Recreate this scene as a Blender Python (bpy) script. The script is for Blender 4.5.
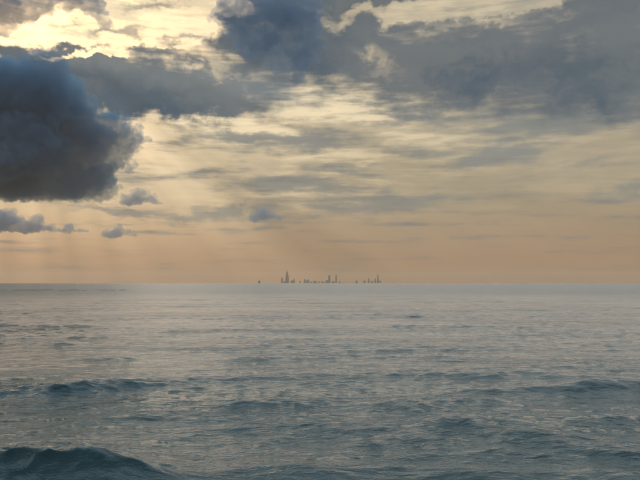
import bpy, bmesh, math, random
import numpy as np
from mathutils import Vector, noise as mnoise

R = math.radians
scene = bpy.context.scene
for o in list(bpy.data.objects):
    bpy.data.objects.remove(o)
COL = scene.collection

# ------------------------------------------------------------------ camera
CAM_H = 2.2                 # metres above the lake
FPX = 620.0                 # focal length in photo pixels (640 wide)
PITCH = math.atan(42.7 / FPX)
cam_data = bpy.data.cameras.new('camera')
cam_data.sensor_width = 36.0
cam_data.sensor_fit = 'HORIZONTAL'
cam_data.lens = 36.0 * FPX / 640.0
cam_data.clip_start = 0.1
cam_data.clip_end = 200000.0
cam = bpy.data.objects.new('camera', cam_data)
cam.location = (0, 0, CAM_H)
cam.rotation_euler = (math.pi / 2 + PITCH, 0, 0)
COL.objects.link(cam)
scene.camera = cam


def ray(px, py):
    """Unit world direction of a point of the photograph."""
    v = Vector(((px - 320) / FPX, 1.0, (240 - py) / FPX))
    c, s = math.cos(PITCH), math.sin(PITCH)
    v = Vector((v.x, v.y * c - v.z * s, v.y * s + v.z * c))
    return v.normalized()


def azel(px, py):
    d = ray(px, py)
    return math.degrees(math.atan2(d.x, d.y)), math.degrees(math.asin(d.z))


# ------------------------------------------------------------------ render settings
cy = scene.cycles
cy.max_bounces = 4
cy.diffuse_bounces = 1
cy.glossy_bounces = 2
cy.transmission_bounces = 2
cy.volume_bounces = 3
cy.transparent_max_bounces = 48
cy.use_denoising = True
cy.use_adaptive_sampling = True
cy.adaptive_threshold = 0.025
cy.adaptive_min_samples = 16
vs = scene.view_settings
vs.view_transform = 'Standard'
vs.look = 'None'
vs.gamma = 1.0
vs.use_curve_mapping = False
vs.exposure = 0.0

# ------------------------------------------------------------------ sun (hidden behind the dark cloud bank)
SUN_AZ, SUN_EL = azel(20, -5)
SUN_DIR = Vector((math.sin(R(SUN_AZ)) * math.cos(R(SUN_EL)), math.cos(R(SUN_AZ)) * math.cos(R(SUN_EL)), math.sin(R(SUN_EL))))
sun_data = bpy.data.lights.new('sun', 'SUN')
sun_data.energy = 0.95
sun_data.angle = R(135)
sun_data.color = (1.0, 0.99, 0.97)
sun = bpy.data.objects.new('sun', sun_data)
sun.rotation_euler = SUN_DIR.to_track_quat('Z', 'Y').to_euler()
sun.location = (0, 0, 500)
COL.objects.link(sun)

# ------------------------------------------------------------------ world: hazy Nishita sky under broken cloud layers
world = bpy.data.worlds.new('World')
scene.world = world
world.use_nodes = True
world.cycles.sampling_method = 'MANUAL'
world.cycles.sample_map_resolution = 512
WT = world.node_tree
WT.nodes.clear()


class NB:
    """Small helper that chains shader nodes."""
    def __init__(self, tree):
        self.t = tree
        self.turned = {}

    def put(self, sock, v):
        if isinstance(v, bpy.types.NodeSocket):
            self.t.links.new(v, sock)
        elif v is not None:
            sock.default_value = v

    def m(self, op, a, b=None, c=None, clamp=False):
        n = self.t.nodes.new('ShaderNodeMath')
        n.operation = op
        n.use_clamp = clamp
        for i, v in enumerate((a, b, c)):
            if v is not None:
                self.put(n.inputs[i], v)
        return n.outputs[0]

    def v(self, op, a, b=None, scale=None):
        n = self.t.nodes.new('ShaderNodeVectorMath')
        n.operation = op
        self.put(n.inputs[0], a)
        if b is not None:
            self.put(n.inputs[1], b)
        if scale is not None:
            self.put(n.inputs[3], scale)
        return n.outputs['Value'] if op in ('DOT_PRODUCT', 'LENGTH', 'DISTANCE') else n.outputs[0]

    def comb(self, x, y, z=0.0):
        n = self.t.nodes.new('ShaderNodeCombineXYZ')
        for i, q in enumerate((x, y, z)):
            self.put(n.inputs[i], q)
        return n.outputs[0]

    def sep(self, a):
        n = self.t.nodes.new('ShaderNodeSeparateXYZ')
        self.put(n.inputs[0], a)
        return n.outputs

    def noise(self, vec, scale, detail=6, rough=0.55, dist=0.0, color=False, lac=2.0, dims='3D'):
        n = self.t.nodes.new('ShaderNodeTexNoise')
        n.noise_dimensions = dims
        self.put(n.inputs['Vector'], vec)
        n.inputs['Scale'].default_value = scale
        n.inputs['Detail'].default_value = detail
        n.inputs['Roughness'].default_value = rough
        n.inputs['Lacunarity'].default_value = lac
        n.inputs['Distortion'].default_value = dist
        return n.outputs['Color'] if color else n.outputs[0]

    def smooth(self, x, a, b, o0=0.0, o1=1.0):
        n = self.t.nodes.new('ShaderNodeMapRange')
        n.interpolation_type = 'SMOOTHSTEP'
        self.put(n.inputs[0], x)
        for i, q in enumerate((a, b, o0, o1)):
            self.put(n.inputs[i + 1], q)
        return n.outputs[0]

    def mix(self, f, a, b, blend='MIX'):
        n = self.t.nodes.new('ShaderNodeMix')
        n.data_type = 'RGBA'
        n.blend_type = blend
        n.clamp_factor = True
        self.put(n.inputs[0], f)
        for i, q in ((6, a), (7, b)):
            if isinstance(q, tuple) and len(q) == 3:
                q = (*q, 1.0)
            self.put(n.inputs[i], q)
        return n.outputs[2]

    def ramp(self, f, stops):
        n = self.t.nodes.new('ShaderNodeValToRGB')
        self.put(n.inputs[0], f)
        e = n.color_ramp.elements
        while len(e) < len(stops):
            e.new(0.5)
        for el, (p, c) in zip(e, stops):
            el.position = p
            el.color = (*c, 1.0)
        return n.outputs[0]

    def blob(self, vec, px, py, rx, ry, tilt=0.0):
        """1 at the middle of an elliptical patch of sky, 0 at its rim (sizes in photo pixels at that spot)."""
        a, e = azel(px, py)
        sx = (azel(px + 20, py)[0] - azel(px - 20, py)[0]) / 40.0
        sy = (azel(px, py - 20)[1] - azel(px, py + 20)[1]) / 40.0
        # the few tilts used share one turned copy of the coordinates
        tilt = 0 if -15 < tilt <= 4 else (10 if tilt > 0 else -35)
        key = (vec.node.name, tilt)
        if tilt and key not in self.turned:
            co, si = math.cos(R(tilt)), math.sin(R(tilt))
            self.turned[key] = self.comb(self.v('DOT_PRODUCT', vec, (co, si, 0)), self.v('DOT_PRODUCT', vec, (-si, co, 0)))
        if tilt:
            vec = self.turned[key]
            co, si = math.cos(R(tilt)), math.sin(R(tilt))
            a, e = a * co + e * si, -a * si + e * co
        kx, ky = 1.0 / (rx * sx), 1.0 / (ry * sy)
        n = self.t.nodes.new('ShaderNodeVectorMath')
        n.operation = 'MULTIPLY_ADD'
        self.put(n.inputs[0], vec)
        n.inputs[1].default_value = (kx, ky, 0)
        n.inputs[2].default_value = (-a * kx, -e * ky, 0)
        return self.m('SUBTRACT', 1.0, self.v('LENGTH', n.outputs[0]), clamp=True)

    def union(self, vec, items):
        out = None
        for it in items:
            w = it[5] if len(it) > 5 else 1.0
            t = it[4] if len(it) > 4 else 0.0
            b = self.blob(vec, *it[:4], t)
            if w != 1.0:
                b = self.m('MULTIPLY', b, w)
            out = b if out is None else self.m('SMOOTH_MAX', out, b, 0.15)
        return out


def build_world():
    W = NB(WT)
    tc = WT.nodes.new('ShaderNodeTexCoord')
    D = W.v('NORMALIZE', tc.outputs['Generated'])
    x, y, z = W.sep(D)
    az = W.m('MULTIPLY', W.m('ARCTAN2', x, y), 180 / math.pi)
    el = W.m('MULTIPLY', W.m('ARCSINE', z), 180 / math.pi)
    A = W.comb(az, el)
    # cloud-sheet coordinates: the direction carried up to a level layer, so streaks pack towards the horizon
    zz = W.m('ADD', W.m('MAXIMUM', z, 0.0), 0.06)
    S = W.comb(W.m('DIVIDE', x, zz), W.m('DIVIDE', y, zz))
    # ragged domain warp, wider than tall
    def warp(fx, fy, det, rgh, ax, ay):
        q = W.v('MULTIPLY', A, (fx, fy, 0))
        q2 = W.v('ADD', q, (31.7, 12.3, 0))
        nx = W.m('MULTIPLY_ADD', W.noise(q, 1.0, det, rgh, dims='2D'), ax, -0.5 * ax)
        ny = W.m('MULTIPLY_ADD', W.noise(q2, 1.0, det, rgh, dims='2D'), ay, -0.5 * ay)
        return W.comb(W.m('ADD', az, nx), W.m('ADD', el, ny))
    AW = warp(0.16, 0.30, 5, 0.62, 9.0, 3.6)
    AF = warp(0.42, 0.55, 5, 0.57, 4.5, 3.2)

    sundot = W.v('DOT_PRODUCT', D, tuple(SUN_DIR))
    near = W.smooth(sundot, 0.70, 1.0)          # 1 towards the sun
    # ---- clear hazy air
    sky = WT.nodes.new('ShaderNodeTexSky')
    sky.sky_type = 'NISHITA'
    sky.sun_disc = False
    sky.sun_elevation = R(SUN_EL)
    sky.sun_rotation = R(SUN_AZ)
    sky.air_density = 1.6
    sky.dust_density = 6.0
    sky.ozone_density = 1.0
    sky.altitude = 0
    nish = W.mix(1.0, sky.outputs[0], (0.95, 0.80, 0.56), 'MULTIPLY')
    hz = W.ramp(W.m('DIVIDE', W.m('ADD', el, 2.0), 92.0, clamp=True), [
        (0.0, (4.7, 2.5, 1.25)), (0.025, (4.5, 2.55, 1.36)), (0.06, (4.3, 3.0, 1.9)),
        (0.11, (4.15, 3.5, 2.45)), (0.20, (4.35, 3.8, 2.8)), (0.29, (5.6, 5.0, 3.8)), (0.42, (5.2, 6.8, 8.4)), (1.0, (4.4, 6.2, 8.6))])
    base = W.mix(W.smooth(el, 6.0, 60.0, 0.04, 0.5), hz, nish)
    lum = W.m('ADD', W.m('MULTIPLY', near, 0.10), 0.90)
    base = W.mix(1.0, base, W.comb(lum, lum, lum), 'MULTIPLY')
    aur = W.smooth(sundot, 0.86, 1.0, 1.0, 1.45)         # aureole of the veiled sun
    base = W.mix(1.0, base, W.comb(aur, aur, aur), 'MULTIPLY')
    # away from the sun the clear air turns blue
    anti = W.smooth(sundot, 0.45, -0.5)
    base = W.mix(W.m('MULTIPLY', anti, W.smooth(el, 2, 20, .3, .9)), base, (2.2, 3.3, 4.8))

    # ---- thin bright streaks (sunlit alto-cumulus)
    st = W.noise(W.v('MULTIPLY', S, (0.38, 1.70, 0)), 1.0, 6, 0.56, 0.0, dims='2D')
    fine = W.noise(W.v('MULTIPLY', A, (0.20, 1.25, 0)), 1.0, 6, 0.57, 0.0, dims='2D')
    stf = W.m('ADD', W.m('MULTIPLY', st, 0.45), W.m('MULTIPLY', fine, 0.55))
    glow = W.union(AW, [
        (345, 106, 140, 28, 0, 1.15), (300, 104, 70, 20, 0, 1.1), (240, 130, 130, 22, 0, .85), (170, 160, 90, 36, 0, .35), (440, 134, 130, 14, 0, .6),
        (120, 15, 190, 42, 0, .85), (90, 28, 130, 36, 0, .85), (200, 8, 90, 20, 0, .8), (470, 10, 120, 20, 0, .9),
        (350, 162, 120, 16, 0, .5), (300, 195, 200, 30, 0, .5),
        (550, 190, 130, 22, 0, .5), (560, 136, 120, 12, 0, .45), (60, 206, 160, 10, 0, .7), (190, 142, 70, 12, 0, .8)])
    gm = W.smooth(W.m('ADD', glow, W.m('MULTIPLY', W.m('SUBTRACT', stf, 0.52), 4.0)), 0.10, 0.85)
    gm = W.m('MULTIPLY', gm, W.smooth(el, 3.5, 8.0))
    gm = W.m('MULTIPLY', gm, W.m('ADD', W.m('MULTIPLY', near, 0.80), 0.16))
    goldc = W.mix(W.smooth(el, 6, 15), (6.8, 5.3, 3.3), (9.2, 7.6, 5.0))
    c = W.mix(W.m('MULTIPLY', gm, 1.0), base, goldc)

    # ---- grey streaks below the deck
    grey = W.union(AW, [
        (245, 134, 95, 11), (305, 142, 70, 16), (500, 156, 110, 20, 6), (285, 186, 110, 16), (375, 204, 120, 16),
        (225, 214, 130, 16), (625, 192, 60, 13), (420, 120, 80, 9, 0, .7), (560, 122, 170, 30, 0, .9), (160, 116, 90, 14, 0, .8), (330, 170, 60, 8, 0, .6),
        (200, 175, 60, 8, 0, .5), (150, 8, 60, 8, 10, .7), (110, 30, 60, 7, 10, .6), (185, 40, 50, 6, 8, .6), (60, 20, 40, 6, 20, .5), (570, 165, 90, 10, 4, .6), (130, 213, 90, 8, 0, .8), (420, 150, 90, 14, 0, .6)])
    gr = W.smooth(W.m('ADD', grey, W.m('MULTIPLY', W.m('SUBTRACT', stf, 0.5), -2.0)), 0.05, 0.75)
    gr = W.m('MULTIPLY', gr, W.smooth(el, 2.0, 5.0))
    greyc = W.mix(W.smooth(el, 5, 16), (2.5, 2.45, 2.15), (1.85, 2.1, 2.15))
    c = W.mix(W.m('MULTIPLY', gr, 0.80), c, greyc)

    # ---- slate deck overhead, closing to the top of the picture and on beyond it
    deck = W.union(AF, [
        (190, 86, 190, 50, -4), (110, 74, 140, 40), (330, 50, 150, 62), (470, 66, 200, 62), (610, 70, 190, 66), (620, 10, 150, 40), (64, 47, 62, 14, 0, .8), (180, 98, 130, 30, 0, 1.25), (95, 94, 110, 36, -10, 1.4), (30, 66, 60, 24, 0, 1.2),
        (330, -10, 170, 46), (270, 40, 90, 80)])
    far = W.noise(W.v('MULTIPLY', S, (0.33, 0.42, 0)), 1.0, 4, 0.6, 0.0, dims='2D')
    up = W.smooth(el, 23.0, 31.0)
    beside = W.smooth(W.m('ABSOLUTE', az), 30.0, 45.0)
    over = W.m('MULTIPLY', W.m('MAXIMUM', up, W.m('MULTIPLY', beside, W.smooth(el, 8, 14))), W.smooth(far, 0.42, 0.62))
    holes = W.union(AF, [
        (120, 14, 130, 22, 8), (60, 26, 85, 26, 12), (165, 34, 80, 18, 12), (470, 5, 130, 17, 3), (90, 54, 44, 8, 8), (200, 6, 80, 14)])
    dm = W.smooth(W.m('ADD', W.m('SUBTRACT', W.m('MULTIPLY', deck, 1.25), W.m('MULTIPLY', holes, 1.6)), W.m('MULTIPLY', W.m('SUBTRACT', stf, 0.5), -1.5)), -0.02, 0.62)
    dm = W.m('MAXIMUM', dm, over)
    tex = W.noise(W.v('MULTIPLY', AF, (0.20, 0.33, 0)), 1.0, 6, 0.60, dims='2D')
    blue = W.union(AF, [(268, 30, 100, 66), (480, 78, 90, 34, 0, .65), (560, 78, 120, 40, 0, .6), (300, 60, 50, 50), (590, 100, 60, 30, 0, .6), (40, 92, 190, 50, -10, 1.1), (110, 98, 120, 40, -10, 1.5), (150, 106, 90, 26, 0, 1.0)])
    dt = W.smooth(W.m('ADD', W.m('MULTIPLY', blue, 0.85), W.m('MULTIPLY', W.m('SUBTRACT', tex, 0.42), 1.5)), 0.05, 0.85)
    deckc = W.mix(dt, (1.50, 1.70, 1.82), (0.66, 1.04, 1.42))
    beam = W.union(A, [(110, 62, 90, 18), (180, 76, 100, 20), (250, 90, 90, 20)])
    deckc = W.mix(W.m('MULTIPLY', W.smooth(beam, 0, .9), .45), deckc, (1.9, 2.25, 2.4))
    deckc = W.mix(W.smooth(el, 24, 42), deckc, (3.9, 5.3, 7.0))
    c = W.mix(W.m('MULTIPLY', dm, 0.98), c, deckc)
    # ---- sunlit wisps hanging below the deck
    wisp = W.union(AF, [(384, 62, 34, 18, -38), (372, 54, 16, 12, -30), (338, 20, 36, 10, 22), (362, 12, 40, 8, 18), (215, 66, 26, 14, -30), (232, 76, 40, 10, -32, .7),
                        (197, 62, 9, 7), (224, 79, 10, 8), (97, 111, 18, 10, 10, 1.2), (200, 142, 22, 7, 0, .7), (150, 158, 26, 8, 0, .6), (262, 26, 18, 9, 0, .6), (500, 22, 120, 7, 2, .5), (430, 12, 80, 9, 3, .7), (245, 214, 16, 12, 0, 1.0)])
    wm = W.smooth(W.m('ADD', wisp, W.m('MULTIPLY', W.m('SUBTRACT', tex, 0.5), 1.8)), 0.10, 1.1)
    wm = W.m('MULTIPLY', wm, W.smooth(wisp, 0.0, 0.3))
    c = W.mix(W.m('MULTIPLY', wm, 0.72), c, W.mix(W.smooth(el, 6, 18), (5.6, 4.4, 2.7), (6.6, 5.4, 3.6)))

    # ---- crepuscular rays fanning out from the hidden sun through the hazy air
    dx, dy = W.m('SUBTRACT', az, SUN_AZ), W.m('SUBTRACT', el, SUN_EL)
    phi = W.m('ARCTAN2', dy, dx)
    rn = W.noise(W.comb(phi, 0.0), 5.5, 2, 0.5, dims='2D')
    gap = W.m('SQRT', W.m('ADD', W.m('MULTIPLY', dx, dx), W.m('MULTIPLY', dy, dy)))
    amt = W.m('MULTIPLY', W.smooth(gap, 6, 16), W.smooth(gap, 75, 35))
    rv = W.m('ADD', W.m('MULTIPLY', W.m('MULTIPLY', W.m('SUBTRACT', rn, 0.5), 0.8), amt), 1.0)
    c = W.mix(1.0, c, W.comb(rv, rv, rv), 'MULTIPLY')

    bg = WT.nodes.new('ShaderNodeBackground')
    WT.links.new(c, bg.inputs[0])
    bg.inputs[1].default_value = 0.1
    out = WT.nodes.new('ShaderNodeOutputWorld')
    WT.links.new(bg.outputs[0], out.inputs[0])


build_world()


# ------------------------------------------------------------------ helpers for objects
EARTH = 6371000.0


def drop(d2):
    return -d2 / (2 * EARTH)


def tag(o, label=None, cat=None, group=None, kind=None):
    if label:
        o['label'] = label
    if cat:
        o['category'] = cat
    if group:
        o['group'] = group
    if kind:
        o['kind'] = kind
    return o


def mesh_obj(name, me, mat, parent=None):
    o = bpy.data.objects.new(name, me)
    COL.objects.link(o)
    if mat:
        me.materials.append(mat)
    if parent:
        o.parent = parent
    return o


def new_mat(name):
    m = bpy.data.materials.new(name)
    m.use_nodes = True
    m.node_tree.nodes.clear()
    return m, NB(m.node_tree)


# ------------------------------------------------------------------ the lake
def water_material():
    m, B = new_mat('lake_water')
    t = m.node_tree
    geo = t.nodes.new('ShaderNodeNewGeometry')
    P = geo.outputs['Position']
    # wind ripples finer than the mesh: short crests drawn out across the wind
    w1 = B.noise(B.v('MULTIPLY', P, (5.5, 8.5, 6.0)), 1.0, 3, 0.6, 0.4)
    w2 = B.noise(B.v('MULTIPLY', P, (1.3, 3.2, 1.5)), 1.0, 5, 0.6, 0.4)
    w3 = B.noise(B.v('MULTIPLY', P, (0.20, 0.62, 0.3)), 1.0, 4, 0.55, 0.3)
    # gusts: patches where the wind ruffles the surface more
    gust = B.smooth(B.noise(B.v('MULTIPLY', P, (0.05, 0.16, 0.1)), 1.0, 4, 0.6), 0.35, 0.7, 0.55, 1.35)
    h = B.m('ADD', B.m('MULTIPLY', w1, 0.028), B.m('ADD', B.m('MULTIPLY', w2, 0.075), B.m('MULTIPLY', w3, 0.20)))
    bump = t.nodes.new('ShaderNodeBump')
    B.put(bump.inputs['Strength'], 1.0)
    B.put(bump.inputs['Distance'], 1.0)
    B.put(bump.inputs['Height'], B.m('MULTIPLY', h, gust))
    b = t.nodes.new('ShaderNodeBsdfPrincipled')
    b.inputs['Base Color'].default_value = (0.046, 0.090, 0.088, 1)
    b.inputs['IOR'].default_value = 1.33
    b.inputs['Specular Tint'].default_value = (0.88, 0.985, 1.0, 1)
    # beyond the nearest water the wavelets too fine to model act as a rougher mirror
    B.put(b.inputs['Roughness'], B.smooth(B.v('LENGTH', P), 8.0, 160.0, 0.04, 0.245))
    t.links.new(bump.outputs[0], b.inputs['Normal'])
    o = t.nodes.new('ShaderNodeOutputMaterial')
    t.links.new(b.outputs[0], o.inputs[0])
    return m


def build_lake():
    rng = np.random.default_rng(7)
    fa = np.radians(np.arange(-35, 35.001, 0.10))
    ca = np.radians(np.arange(38, 322.1, 4.0))
    ang = np.concatenate([fa, ca])
    nA = len(ang)
    r = [0.25]
    while r[-1] < 3.6:
        r.append(r[-1] * 1.12)
    while r[-1] < 330:
        r.append(r[-1] * (1.0032 if r[-1] < 90 else 1.0045))
    while r[-1] < 26000:
        r.append(r[-1] * 1.025)
    r = np.array(r)
    nR = len(r)
    X0 = r[:, None] * np.sin(ang)[None, :]
    Y0 = r[:, None] * np.cos(ang)[None, :]
    sp_r = np.gradient(r)[:, None] * np.ones((1, nA))
    dA = np.where(np.arange(nA) < len(fa), math.radians(0.10), math.radians(4.0))
    sp_t = r[:, None] * dA[None, :]
    sp = np.maximum(sp_r, sp_t)
    X = X0.copy()
    Y = Y0.copy()
    Z = np.zeros_like(X)
    # envelope: wind patches make the chop uneven
    env = np.ones_like(X)
    for k in range(9):
        lam = rng.uniform(5, 22)
        th = rng.uniform(0, 2 * math.pi)
        env += 0.16 * np.sin(2 * math.pi * (X0 * math.cos(th) * 0.45 + Y0 * math.sin(th)) / lam + rng.uniform(0, 6.28))
    env = np.clip(env, 0.35, 1.8)
    def ground(px, py, up=0.0):
        d = ray(px, py)
        t = (CAM_H - up) / -d.z
        return d.x * t, d.y * t

    ruffle = np.zeros_like(X)

    def swell(px, py, half_len, height, front, back, ang_deg=0.0, up=None, skew=1.0):
        """One wavelet: crest through the photo point, steeper side (front) towards the viewer."""
        cx, cyy = ground(px, py, height * 0.9 if up is None else up)
        c, s = math.cos(math.radians(ang_deg)), math.sin(math.radians(ang_deg))
        rc = math.hypot(cx, cyy)
        rows = np.where(np.abs(r - rc) < 2.0 * half_len + 4.0 * back + 0.5)[0]
        sl = (slice(rows.min(), rows.max() + 1), slice(0, len(fa)))
        xs, ys = X0[sl] - cx, Y0[sl] - cyy
        u = xs * c + ys * s                         # along the crest
        v = -xs * s + ys * c                        # away from the viewer
        v = v + 0.05 * half_len * np.sin(u * 2.3 / max(half_len, .4) + 1.3) + 0.03 * np.sin(u * 5.1 + 0.4)
        along = np.exp(-np.abs(u / half_len) ** 2.6)
        w = np.where(v < 0, front, back)
        hh = height * along * np.exp(-np.abs(v / w) ** 1.35)
        Z[sl] += hh
        Y[sl] -= skew * 0.35 * hh * along
        np.maximum(ruffle[sl], along * np.exp(-np.abs(v / (1.6 * w)) ** 2) * min(2.4, height / 0.13), out=ruffle[sl])

    # the breaker at the lower left corner and its shoulder sloping off to the right
    swell(10, 449, 1.25, 0.38, 0.40, 0.60, -3)
    swell(92, 459, 0.85, 0.18, 0.30, 0.42, -24)
    # the dark wavelet at mid left
    swell(98, 383, 1.55, 0.15, 0.30, 0.50, 20)
    swell(128, 379, 0.8, 0.08, 0.2, 0.4, 14)
    swell(50, 390, 1.0, 0.06, 0.2, 0.4, 16)
    # chop at the right: each crest is a broken line of short steep wavelets
    for (px, py, hl, ht, fr, bk, a_) in ((560, 388, 2.3, .19, .34, .5, 3), (640, 386, 1.6, .17, .34, .5, 0), (425, 404, 1.5, .16, .34, .45, 12), (545, 420, 1.7, .21, .36, .45, 6),
                                         (470, 438, 1.5, .13, .32, .4, 6), (610, 446, 1.3, .13, .34, .4, -6), (590, 476, 1.6, .11, .34, .4, -3), (270, 402, 1.2, .10, .26, .4, 12),
                                         (165, 414, .9, .06, .2, .3, 8), (400, 430, 1.2, .08, .3, .4, 8), (520, 455, 1.5, .1, .3, .4, 0), (300, 468, 1.0, .06, .25, .3, 2)):
        m_ = FPX * (py - 282) / (CAM_H * FPX)          # photo pixels per metre there
        swell(px, py, hl, ht * .36, fr * 1.4, bk * 1.3, a_)
        for q in range(5):
            t_ = rng.uniform(-1, 1) * hl
            swell(px + t_ * m_, py + rng.uniform(-.16, .16) * m_ * .35 - t_ * math.sin(math.radians(a_)) * m_ * .3, max(.4, hl * rng.uniform(.25, .5)), ht * rng.uniform(.12, .36),
                  fr * rng.uniform(.5, .9), bk * rng.uniform(.5, .9), a_ + rng.uniform(-16, 16))
    # smaller crests further out
    for (px, py, hl, ht, a_) in ((468, 325, 3.0, .16, 2), (20, 343, 1.6, .12, 2), (310, 357, 0.8, .08, 0), (385, 355, 1.6, .10, 6), (480, 374, 1.6, .12, 2),
                                 (545, 376, 1.5, .10, -2), (440, 347, 1.8, .10, 2), (600, 365, 1.2, .08, 0), (180, 357, 2.4, .10, 4), (40, 325, 2.4, .12, 0),
                                 (370, 315, 3.2, .12, 0), (330, 302, 4.0, .16, 0), (520, 310, 5.0, .14, 0), (240, 330, 3.0, .10, 2), (620, 330, 2.0, .1, 0), (130, 335, 2.0, .09, 3)):
        for q in range(3):
            swell(px + (q - 1) * hl * FPX / 26 * (py - 282) / 60 + rng.uniform(-3, 3), py + rng.uniform(-1.2, 1.2), hl * rng.uniform(.3, .6), ht * rng.uniform(.25, .6), 0.30 + ht, 0.5 + ht, a_ + rng.uniform(-8, 8))
    # row of small breaking crests far off at the left
    for k in range(24):
        px = 2 + k * 5.6 + rng.uniform(-2, 2)
        swell(px, 290.6 + rng.uniform(-.5, .5), rng.uniform(0.6, 1.5), rng.uniform(.15, .36), 1.2, 1.5, 0, up=0)
    env = env * 0.85 + 0.9 * ruffle
    # wind sea running in towards the viewer
    N = 120
    lams = np.exp(np.linspace(math.log(0.13), math.log(9.0), N))
    for i, lam in enumerate(lams):
        spread = 52 if lam < 0.6 else (36 if lam < 2 else 20)
        th = math.radians(-90 + 9 + rng.normal(0, spread))
        k = 2 * math.pi / lam
        slope = 0.0180 * (1.0 if lam < 0.6 else (0.6 / lam) ** 0.9)
        a = slope / k
        f = np.clip((lam / sp - 2.6) / 2.5, 0, 1)
        if not f.any():
            continue
        rows = np.where(f.max(axis=1) > 0)[0]
        s_ = slice(0, rows.max() + 1)
        ph = k * (X0[s_] * math.cos(th) + Y0[s_] * math.sin(th)) + rng.uniform(0, 6.283)
        ff = f[s_] * (env[s_] + (0.9 * ruffle[s_] if lam < 0.5 else 0.0))
        Z[s_] += a * ff * np.cos(ph)
        q = 0.85 * a * ff * np.sin(ph)
        X[s_] -= q * math.cos(th)
        Y[s_] -= q * math.sin(th)

    Z += drop(X0 ** 2 + Y0 ** 2)

    verts = np.stack([X, Y, Z], axis=-1).reshape(-1, 3)
    i = np.arange(nR - 1)[:, None]
    j = np.arange(nA)[None, :]
    jn = (j + 1) % nA
    q = np.stack([i * nA + j, i * nA + jn, (i + 1) * nA + jn, (i + 1) * nA + j], axis=-1).reshape(-1, 4)
    q = q[:, ::-1]
    me = bpy.data.meshes.new('lake')
    nv = len(verts)
    me.vertices.add(nv + 1)
    co = np.concatenate([verts, [[0, 0, 0]]]).astype(np.float32)
    me.vertices.foreach_set('co', co.ravel())
    tri = np.stack([np.full(nA, nv), (np.arange(nA) + 1) % nA, np.arange(nA)], axis=-1)
    nl = q.size + tri.size
    me.loops.add(nl)
    me.loops.foreach_set('vertex_index', np.concatenate([q.ravel(), tri.ravel()]).astype(np.int32))
    me.polygons.add(len(q) + len(tri))
    ls = np.concatenate([np.arange(len(q)) * 4, q.size + np.arange(len(tri)) * 3]).astype(np.int32)
    me.polygons.foreach_set('loop_start', ls)
    me.polygons.foreach_set('use_smooth', np.ones(len(q) + len(tri), dtype=bool))
    me.update(calc_edges=True)
    me.validate()
    o = mesh_obj('lake_water', me, water_material())
    tag(o, 'wide grey-green lake with choppy wavelets reaching to the horizon', 'water', kind='structure')
    print('lake quads', len(q))


build_lake()


# ------------------------------------------------------------------ cumulus clouds (real volumes of cloud)
def cloud_material(name, density, color, aniso):
    m, B = new_mat(name)
    t = m.node_tree
    v = t.nodes.new('ShaderNodeVolumePrincipled')
    v.inputs['Color'].default_value = (*color, 1)
    v.inputs['Density'].default_value = density
    v.inputs['Anisotropy'].default_value = aniso
    o = t.nodes.new('ShaderNodeOutputMaterial')
    t.links.new(v.outputs[0], o.inputs['Volume'])
    m.cycles.homogeneous_volume = True
    return m


def ico(sub=2):
    bm = bmesh.new()
    bmesh.ops.create_icosphere(bm, subdivisions=sub, radius=1.0)
    v = np.array([p.co[:] for p in bm.verts])
    f = np.array([[q.index for q in p.verts] for p in bm.faces])
    bm.free()
    return v, f


ICO = ico(2)


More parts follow.
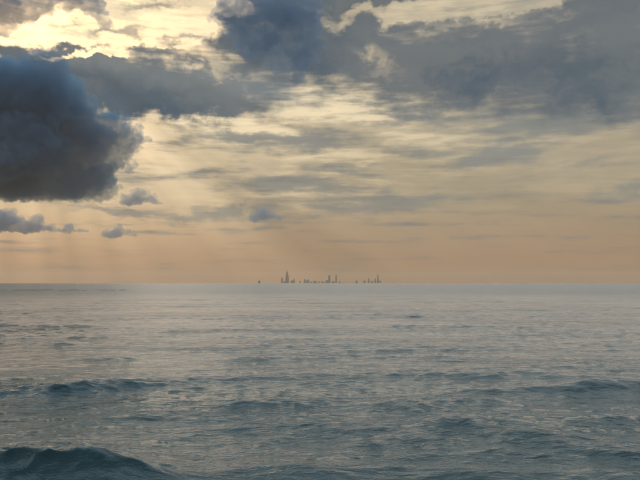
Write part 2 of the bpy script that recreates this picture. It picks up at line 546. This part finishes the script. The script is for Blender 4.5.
def make_cloud(name, label, cores, dist, mat, seed, base_py=None, voxel_px=1.0, kids=(9, 6), squash=0.8, rough=1.0, depth=1.0, group=None):
    """cores: (px, py, radius px[, depth px]) puffs. Smaller puffs bud from them, all welded into one closed skin."""
    rnd = random.Random(seed)
    upx = dist / FPX                                # metres per photo pixel at that distance
    balls = []
    for cdef in cores:
        px, py, rp = cdef[:3]
        dz = cdef[3] if len(cdef) > 3 else rnd.uniform(-.3, .3) * rp
        c = Vector((0, 0, CAM_H)) + ray(px, py) * (dist + dz * upx)
        rr = rp * upx
        balls.append((c, rr))
        lvl = [(c, rr)]
        for n, fr in zip(kids, ((0.28, 0.5), (0.25, 0.5))):
            nxt = []
            for (pc, pr) in lvl:
                for _ in range(n):
                    d = Vector((rnd.gauss(0, 1), rnd.gauss(0, 1), rnd.gauss(0.25, 1))).normalized()
                    k = rnd.uniform(*fr) * pr
                    q = pc + Vector((d.x, d.y, d.z * squash)) * pr * rnd.uniform(0.82, 1.0)
                    nxt.append((q, k))
            balls += nxt
            lvl = nxt
    vs_, fs_ = [], []
    off = 0
    v0, f0 = ICO
    for (c, rr) in balls:
        vs_.append(v0 * rr * np.array([1, 1, squash]) + np.array(c[:]))
        fs_.append(f0 + off)
        off += len(v0)
    V = np.concatenate(vs_)
    F = np.concatenate(fs_)
    if base_py is not None:                          # level condensation base
        zb = CAM_H + ray(320, base_py).z * dist
        low = V[:, 2] < zb
        V[low, 2] = zb - (zb - V[low, 2]) * 0.10
    V[:, 1] = (V[:, 1] - V[:, 1].mean()) * depth + V[:, 1].mean()
    ctr = V.mean(axis=0)
    V = V - ctr
    me = bpy.data.meshes.new(name)
    me.from_pydata(V.tolist(), [], F.tolist())
    tmp = bpy.data.objects.new(name + '_tmp', me)
    COL.objects.link(tmp)
    md = tmp.modifiers.new('weld', 'REMESH')
    md.mode = 'VOXEL'
    md.voxel_size = voxel_px * upx
    for sc_, st_ in ((16, 4.0), (7, 4.5), (3.0, 3.2)):
        tx = bpy.data.textures.new(name + '_relief', 'CLOUDS')
        tx.noise_scale = sc_ * upx
        tx.noise_depth = 2
        dm = tmp.modifiers.new('relief', 'DISPLACE')
        dm.texture = tx
        dm.texture_coords = 'LOCAL'
        dm.strength = st_ * 2 * upx * rough
        dm.mid_level = 0.5
    md = tmp.modifiers.new('weld_again', 'REMESH')
    md.mode = 'VOXEL'
    md.voxel_size = voxel_px * upx
    dg = bpy.context.evaluated_depsgraph_get()
    ev = tmp.evaluated_get(dg)
    res = bpy.data.meshes.new_from_object(ev)
    bpy.data.objects.remove(tmp)
    res.name = name
    res.polygons.foreach_set('use_smooth', np.ones(len(res.polygons), dtype=bool))
    o = mesh_obj(name, res, None)
    res.materials.clear()
    res.materials.append(mat)
    o.location = ctr.tolist()
    tag(o, label, 'cloud', group or 'cumulus clouds over the lake')
    print(name, len(res.polygons))
    return o


DARK = cloud_material('dark_cumulus', 0.0060, (0.32, 0.48, 0.65), 0.3)  # cloud colours carry the blue cast of shaded cloud, not a pigment
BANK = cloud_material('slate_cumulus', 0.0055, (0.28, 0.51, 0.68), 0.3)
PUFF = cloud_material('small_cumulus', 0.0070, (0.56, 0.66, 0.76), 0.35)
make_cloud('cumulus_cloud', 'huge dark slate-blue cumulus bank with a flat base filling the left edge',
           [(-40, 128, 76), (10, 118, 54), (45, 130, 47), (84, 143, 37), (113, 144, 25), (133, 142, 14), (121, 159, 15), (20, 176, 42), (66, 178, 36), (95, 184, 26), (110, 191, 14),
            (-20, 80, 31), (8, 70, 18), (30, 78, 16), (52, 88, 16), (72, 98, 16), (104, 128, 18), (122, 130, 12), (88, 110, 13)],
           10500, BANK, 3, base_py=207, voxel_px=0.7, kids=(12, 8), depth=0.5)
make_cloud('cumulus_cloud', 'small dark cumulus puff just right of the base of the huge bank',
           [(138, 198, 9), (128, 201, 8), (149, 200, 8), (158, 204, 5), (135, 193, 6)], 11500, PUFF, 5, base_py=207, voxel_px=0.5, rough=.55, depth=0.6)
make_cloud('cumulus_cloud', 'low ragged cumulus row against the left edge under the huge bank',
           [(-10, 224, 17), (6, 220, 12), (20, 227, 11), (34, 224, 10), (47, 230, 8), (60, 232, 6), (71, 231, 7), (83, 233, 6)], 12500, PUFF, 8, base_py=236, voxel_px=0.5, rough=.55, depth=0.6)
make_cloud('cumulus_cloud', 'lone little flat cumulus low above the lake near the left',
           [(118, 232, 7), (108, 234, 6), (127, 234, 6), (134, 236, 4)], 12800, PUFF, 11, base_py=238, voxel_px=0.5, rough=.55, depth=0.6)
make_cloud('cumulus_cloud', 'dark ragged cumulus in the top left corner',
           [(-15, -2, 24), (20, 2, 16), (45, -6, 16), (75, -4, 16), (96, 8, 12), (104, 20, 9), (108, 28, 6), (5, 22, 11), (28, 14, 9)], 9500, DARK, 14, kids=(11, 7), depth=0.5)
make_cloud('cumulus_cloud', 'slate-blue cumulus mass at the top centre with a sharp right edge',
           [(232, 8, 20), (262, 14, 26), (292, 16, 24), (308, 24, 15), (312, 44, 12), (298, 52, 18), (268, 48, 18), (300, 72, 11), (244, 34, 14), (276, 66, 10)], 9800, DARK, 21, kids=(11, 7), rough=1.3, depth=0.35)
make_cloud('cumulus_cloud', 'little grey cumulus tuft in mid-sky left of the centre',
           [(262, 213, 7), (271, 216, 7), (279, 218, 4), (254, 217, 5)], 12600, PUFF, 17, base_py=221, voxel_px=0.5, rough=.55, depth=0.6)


# ------------------------------------------------------------------ the far skyline across the lake
SKY_D = 18000.0


def tower_material(name, wall, glass, floor_h=4.0, bay=3.2):
    m, B = new_mat(name)
    t = m.node_tree
    tc = t.nodes.new('ShaderNodeTexCoord')
    br = t.nodes.new('ShaderNodeTexBrick')
    ox, oy, oz = B.sep(tc.outputs['Object'])
    t.links.new(B.comb(B.m('ADD', ox, oy), oz), br.inputs['Vector'])
    br.offset = 0.0
    br.inputs['Color1'].default_value = (*glass, 1)
    br.inputs['Color2'].default_value = (*(0.8 * g for g in glass), 1)
    br.inputs['Mortar'].default_value = (*wall, 1)
    br.inputs['Scale'].default_value = 1.0
    br.inputs['Mortar Size'].default_value = 0.8
    br.inputs['Brick Width'].default_value = bay
    br.inputs['Row Height'].default_value = floor_h
    b = t.nodes.new('ShaderNodeBsdfPrincipled')
    t.links.new(br.outputs['Color'], b.inputs['Base Color'])
    b.inputs['Roughness'].default_value = 0.45
    o = t.nodes.new('ShaderNodeOutputMaterial')
    t.links.new(b.outputs[0], o.inputs[0])
    return m


T_DARK = tower_material('haze_paled_aluminium_tower', (0.22, 0.23, 0.25), (0.12, 0.13, 0.15))  # tower colours are lightened here to stand in for part of the haze
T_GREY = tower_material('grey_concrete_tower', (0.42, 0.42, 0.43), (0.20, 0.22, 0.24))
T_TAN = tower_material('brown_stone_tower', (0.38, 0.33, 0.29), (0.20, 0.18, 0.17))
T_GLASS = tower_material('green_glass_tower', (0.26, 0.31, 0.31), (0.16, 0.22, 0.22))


def box_bm(bm, cx, cy_, z0, z1, w0, d0, w1=None, d1=None, bevel=0.0):
    w1 = w0 if w1 is None else w1
    d1 = d0 if d1 is None else d1
    lo = [bm.verts.new((cx + sx * w0 / 2, cy_ + sy * d0 / 2, z0)) for sx, sy in ((-1, -1), (1, -1), (1, 1), (-1, 1))]
    hi = [bm.verts.new((cx + sx * w1 / 2, cy_ + sy * d1 / 2, z1)) for sx, sy in ((-1, -1), (1, -1), (1, 1), (-1, 1))]
    bm.faces.new(lo[::-1])
    bm.faces.new(hi)
    for k in range(4):
        n = (k + 1) % 4
        bm.faces.new((lo[k], lo[n], hi[n], hi[k]))


def part(name, boxes, mat, parent):
    bm = bmesh.new()
    for b in boxes:
        box_bm(bm, *b)
    me = bpy.data.meshes.new(name)
    bm.to_mesh(me)
    bm.free()
    return mesh_obj(name, me, mat, parent)


def skyline_spot(px, depth):
    d = ray(px, 282.7)
    d = Vector((d.x, d.y, 0)).normalized()
    p = d * depth
    p.z = drop(depth * depth)
    return p


def px_h(top_py, depth):
    """Height above the local lake level that brings a roof up to that line of the photograph."""
    d = ray(320, top_py)
    return CAM_H + d.z / math.hypot(d.x, d.y) * depth - drop(depth * depth)


def tower(name, label, px, top, wpx, mat, tiers, depth=SKY_D, spires=(), crown=None, deep=0.8):
    """tiers: (from, to) shares of the height with width and depth factors, stacked; spires: (offset share, thickness m, height m)."""
    e = bpy.data.objects.new(name, None)
    COL.objects.link(e)
    e.location = skyline_spot(px, depth)
    e.location.z += 3.0
    H = px_h(top, depth) - 3.0
    w = wpx * depth / FPX
    tag(e, label, 'building', 'towers of the far skyline')
    for (a, b, fx, fy, ox) in tiers:
        part('tower_body', [(ox * w, 0, a * H - (0.6 if a else 0), b * H, w * fx, w * deep * fy)], mat, e)
    if crown:
        f, hh = crown
        part('roof_crown', [(0, 0, H - .5, H + hh, w * f, w * deep * f, w * f * .35, w * deep * f * .35)], mat, e)
    for (ox, th, hh) in spires:
        part('antenna', [(ox * w, 0, H - .5, H + hh * .45, th, th), (ox * w, 0, H + hh * .45, H + hh, th * .5, th * .5)], T_DARK, e)
    return e


ONE = ((0, 1, 1, 1, 0),)
SET = ((0, .55, 1, 1, 0), (.55, .85, .78, .78, 0), (.85, 1, .5, .5, 0))
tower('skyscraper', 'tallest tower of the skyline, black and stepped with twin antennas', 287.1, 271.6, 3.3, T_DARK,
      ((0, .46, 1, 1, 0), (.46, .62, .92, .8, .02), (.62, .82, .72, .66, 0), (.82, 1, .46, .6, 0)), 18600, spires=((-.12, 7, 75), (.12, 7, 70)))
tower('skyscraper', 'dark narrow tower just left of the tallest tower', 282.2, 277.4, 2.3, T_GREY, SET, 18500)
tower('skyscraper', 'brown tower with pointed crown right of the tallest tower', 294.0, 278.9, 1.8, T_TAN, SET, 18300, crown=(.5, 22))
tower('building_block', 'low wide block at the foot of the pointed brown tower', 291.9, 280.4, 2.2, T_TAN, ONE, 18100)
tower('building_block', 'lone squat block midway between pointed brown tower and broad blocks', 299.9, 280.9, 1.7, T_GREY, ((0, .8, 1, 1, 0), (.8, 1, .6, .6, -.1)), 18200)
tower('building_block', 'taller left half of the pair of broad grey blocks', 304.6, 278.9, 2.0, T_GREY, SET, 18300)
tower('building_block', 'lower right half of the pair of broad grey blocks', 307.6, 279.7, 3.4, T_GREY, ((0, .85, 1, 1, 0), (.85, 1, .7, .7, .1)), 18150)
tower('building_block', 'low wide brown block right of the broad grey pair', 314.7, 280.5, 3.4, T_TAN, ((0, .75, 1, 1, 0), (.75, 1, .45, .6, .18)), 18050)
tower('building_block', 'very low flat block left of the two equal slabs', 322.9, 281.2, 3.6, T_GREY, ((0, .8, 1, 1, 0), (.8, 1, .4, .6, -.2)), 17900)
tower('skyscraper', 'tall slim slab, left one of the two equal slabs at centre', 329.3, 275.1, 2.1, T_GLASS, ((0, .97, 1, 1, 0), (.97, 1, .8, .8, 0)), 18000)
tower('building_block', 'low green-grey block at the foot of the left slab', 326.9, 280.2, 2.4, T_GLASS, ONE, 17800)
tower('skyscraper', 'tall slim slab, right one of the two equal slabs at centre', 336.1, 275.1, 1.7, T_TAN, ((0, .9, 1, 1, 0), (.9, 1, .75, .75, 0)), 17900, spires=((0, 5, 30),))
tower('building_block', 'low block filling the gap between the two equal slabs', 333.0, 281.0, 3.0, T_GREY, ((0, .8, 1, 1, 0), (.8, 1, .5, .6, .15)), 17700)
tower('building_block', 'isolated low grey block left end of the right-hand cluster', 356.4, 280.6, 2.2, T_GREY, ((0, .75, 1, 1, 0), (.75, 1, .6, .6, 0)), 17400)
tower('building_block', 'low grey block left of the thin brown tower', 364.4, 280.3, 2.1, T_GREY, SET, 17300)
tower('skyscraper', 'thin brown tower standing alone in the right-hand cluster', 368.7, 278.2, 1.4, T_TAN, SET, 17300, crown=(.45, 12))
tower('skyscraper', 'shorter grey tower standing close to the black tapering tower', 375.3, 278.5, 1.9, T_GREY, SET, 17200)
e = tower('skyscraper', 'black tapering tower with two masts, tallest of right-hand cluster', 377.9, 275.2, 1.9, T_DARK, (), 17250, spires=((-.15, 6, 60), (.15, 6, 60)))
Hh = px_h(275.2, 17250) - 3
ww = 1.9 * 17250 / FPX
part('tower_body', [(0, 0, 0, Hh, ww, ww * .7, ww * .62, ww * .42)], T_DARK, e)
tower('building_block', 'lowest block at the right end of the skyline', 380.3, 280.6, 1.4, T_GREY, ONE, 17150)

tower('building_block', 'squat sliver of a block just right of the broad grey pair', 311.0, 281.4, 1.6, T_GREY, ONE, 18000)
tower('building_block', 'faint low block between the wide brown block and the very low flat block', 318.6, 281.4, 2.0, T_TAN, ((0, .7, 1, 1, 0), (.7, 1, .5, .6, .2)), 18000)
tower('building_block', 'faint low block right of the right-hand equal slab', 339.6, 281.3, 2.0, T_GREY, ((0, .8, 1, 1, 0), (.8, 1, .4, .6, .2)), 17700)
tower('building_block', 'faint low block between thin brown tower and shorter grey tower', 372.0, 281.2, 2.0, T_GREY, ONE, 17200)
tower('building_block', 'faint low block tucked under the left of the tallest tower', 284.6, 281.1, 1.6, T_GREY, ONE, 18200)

# low land under the towers
bm = bmesh.new()
ring0, ring1 = [], []
for k in range(41):
    px = 262 + k * 3.1
    for lst, dep, zz_ in ((ring0, 16900, 0.6), (ring1, 19400, 3.0)):
        p = skyline_spot(px, dep)
        lst.append(bm.verts.new((p.x, p.y, p.z + zz_ + 2.4)))
for k in range(40):
    bm.faces.new((ring0[k], ring0[k + 1], ring1[k + 1], ring1[k]))
geom = bmesh.ops.extrude_face_region(bm, geom=bm.faces[:])
for v_ in geom['geom']:
    if isinstance(v_, bmesh.types.BMVert):
        v_.co.z -= 9.0
bmesh.ops.recalc_face_normals(bm, faces=bm.faces)
me = bpy.data.meshes.new('far_shore')
bm.to_mesh(me)
bm.free()
m, B = new_mat('shore_land')
t = m.node_tree
b = t.nodes.new('ShaderNodeBsdfPrincipled')
tc = t.nodes.new('ShaderNodeTexCoord')
t.links.new(B.mix(B.noise(tc.outputs['Object'], 0.01, 4), (0.05, 0.06, 0.035), (0.16, 0.14, 0.11)), b.inputs['Base Color'])
o_ = t.nodes.new('ShaderNodeOutputMaterial')
t.links.new(b.outputs[0], o_.inputs[0])
tag(mesh_obj('far_shore', me, m), 'low far shore beneath the skyline', 'shore', kind='structure')


# the lone water-intake house standing in the lake left of the skyline
def ngon(bm, cx, cy_, z0, z1, r0, r1, n=12):
    lo = [bm.verts.new((cx + r0 * math.cos(2 * math.pi * k / n), cy_ + r0 * math.sin(2 * math.pi * k / n), z0)) for k in range(n)]
    hi = [bm.verts.new((cx + r1 * math.cos(2 * math.pi * k / n), cy_ + r1 * math.sin(2 * math.pi * k / n), z1)) for k in range(n)]
    bm.faces.new(lo[::-1])
    bm.faces.new(hi)
    for k in range(n):
        j = (k + 1) % n
        bm.faces.new((lo[k], lo[j], hi[j], hi[k]))


def crib():
    dep = 9000.0
    e = bpy.data.objects.new('intake_crib', None)
    COL.objects.link(e)
    e.location = skyline_spot(259.2, dep)
    tag(e, 'tiny dark lone structure on the horizon left of the skyline', 'structure')
    H = px_h(280.0, dep)
    for nm, segs, mat in (('base', [(0, -4, H * .38, 17, 16)], T_GREY), ('house', [(0, H * .38 - .3, H * .74, 11, 11)], T_TAN),
                          ('roof', [(0, H * .74 - .3, H * .86, 12.5, 4)], T_DARK), ('beacon', [(0, H * .86 - .3, H, 2.5, 2)], T_DARK)):
        bm = bmesh.new()
        for sg in segs:
            ngon(bm, sg[0], 0, *sg[1:])
        me = bpy.data.meshes.new(nm)
        bm.to_mesh(me)
        bm.free()
        mesh_obj(nm, me, mat, e)


crib()

# ------------------------------------------------------------------ haze over the water
bm = bmesh.new()
box_bm(bm, 0, 0, -62.0, 450.0, 56000, 56000)
bmesh.ops.recalc_face_normals(bm, faces=bm.faces)
me = bpy.data.meshes.new('haze')
bm.to_mesh(me)
bm.free()
m, B = new_mat('haze_air')
t = m.node_tree
v = t.nodes.new('ShaderNodeVolumePrincipled')
v.inputs['Color'].default_value = (0.97, 0.82, 0.63, 1)
v.inputs['Density'].default_value = 3.7e-5
v.inputs['Anisotropy'].default_value = 0.65
o_ = t.nodes.new('ShaderNodeOutputMaterial')
t.links.new(v.outputs[0], o_.inputs['Volume'])
m.cycles.homogeneous_volume = True
tag(mesh_obj('haze', me, m), 'warm haze hanging over the lake and skyline', 'haze', kind='stuff')
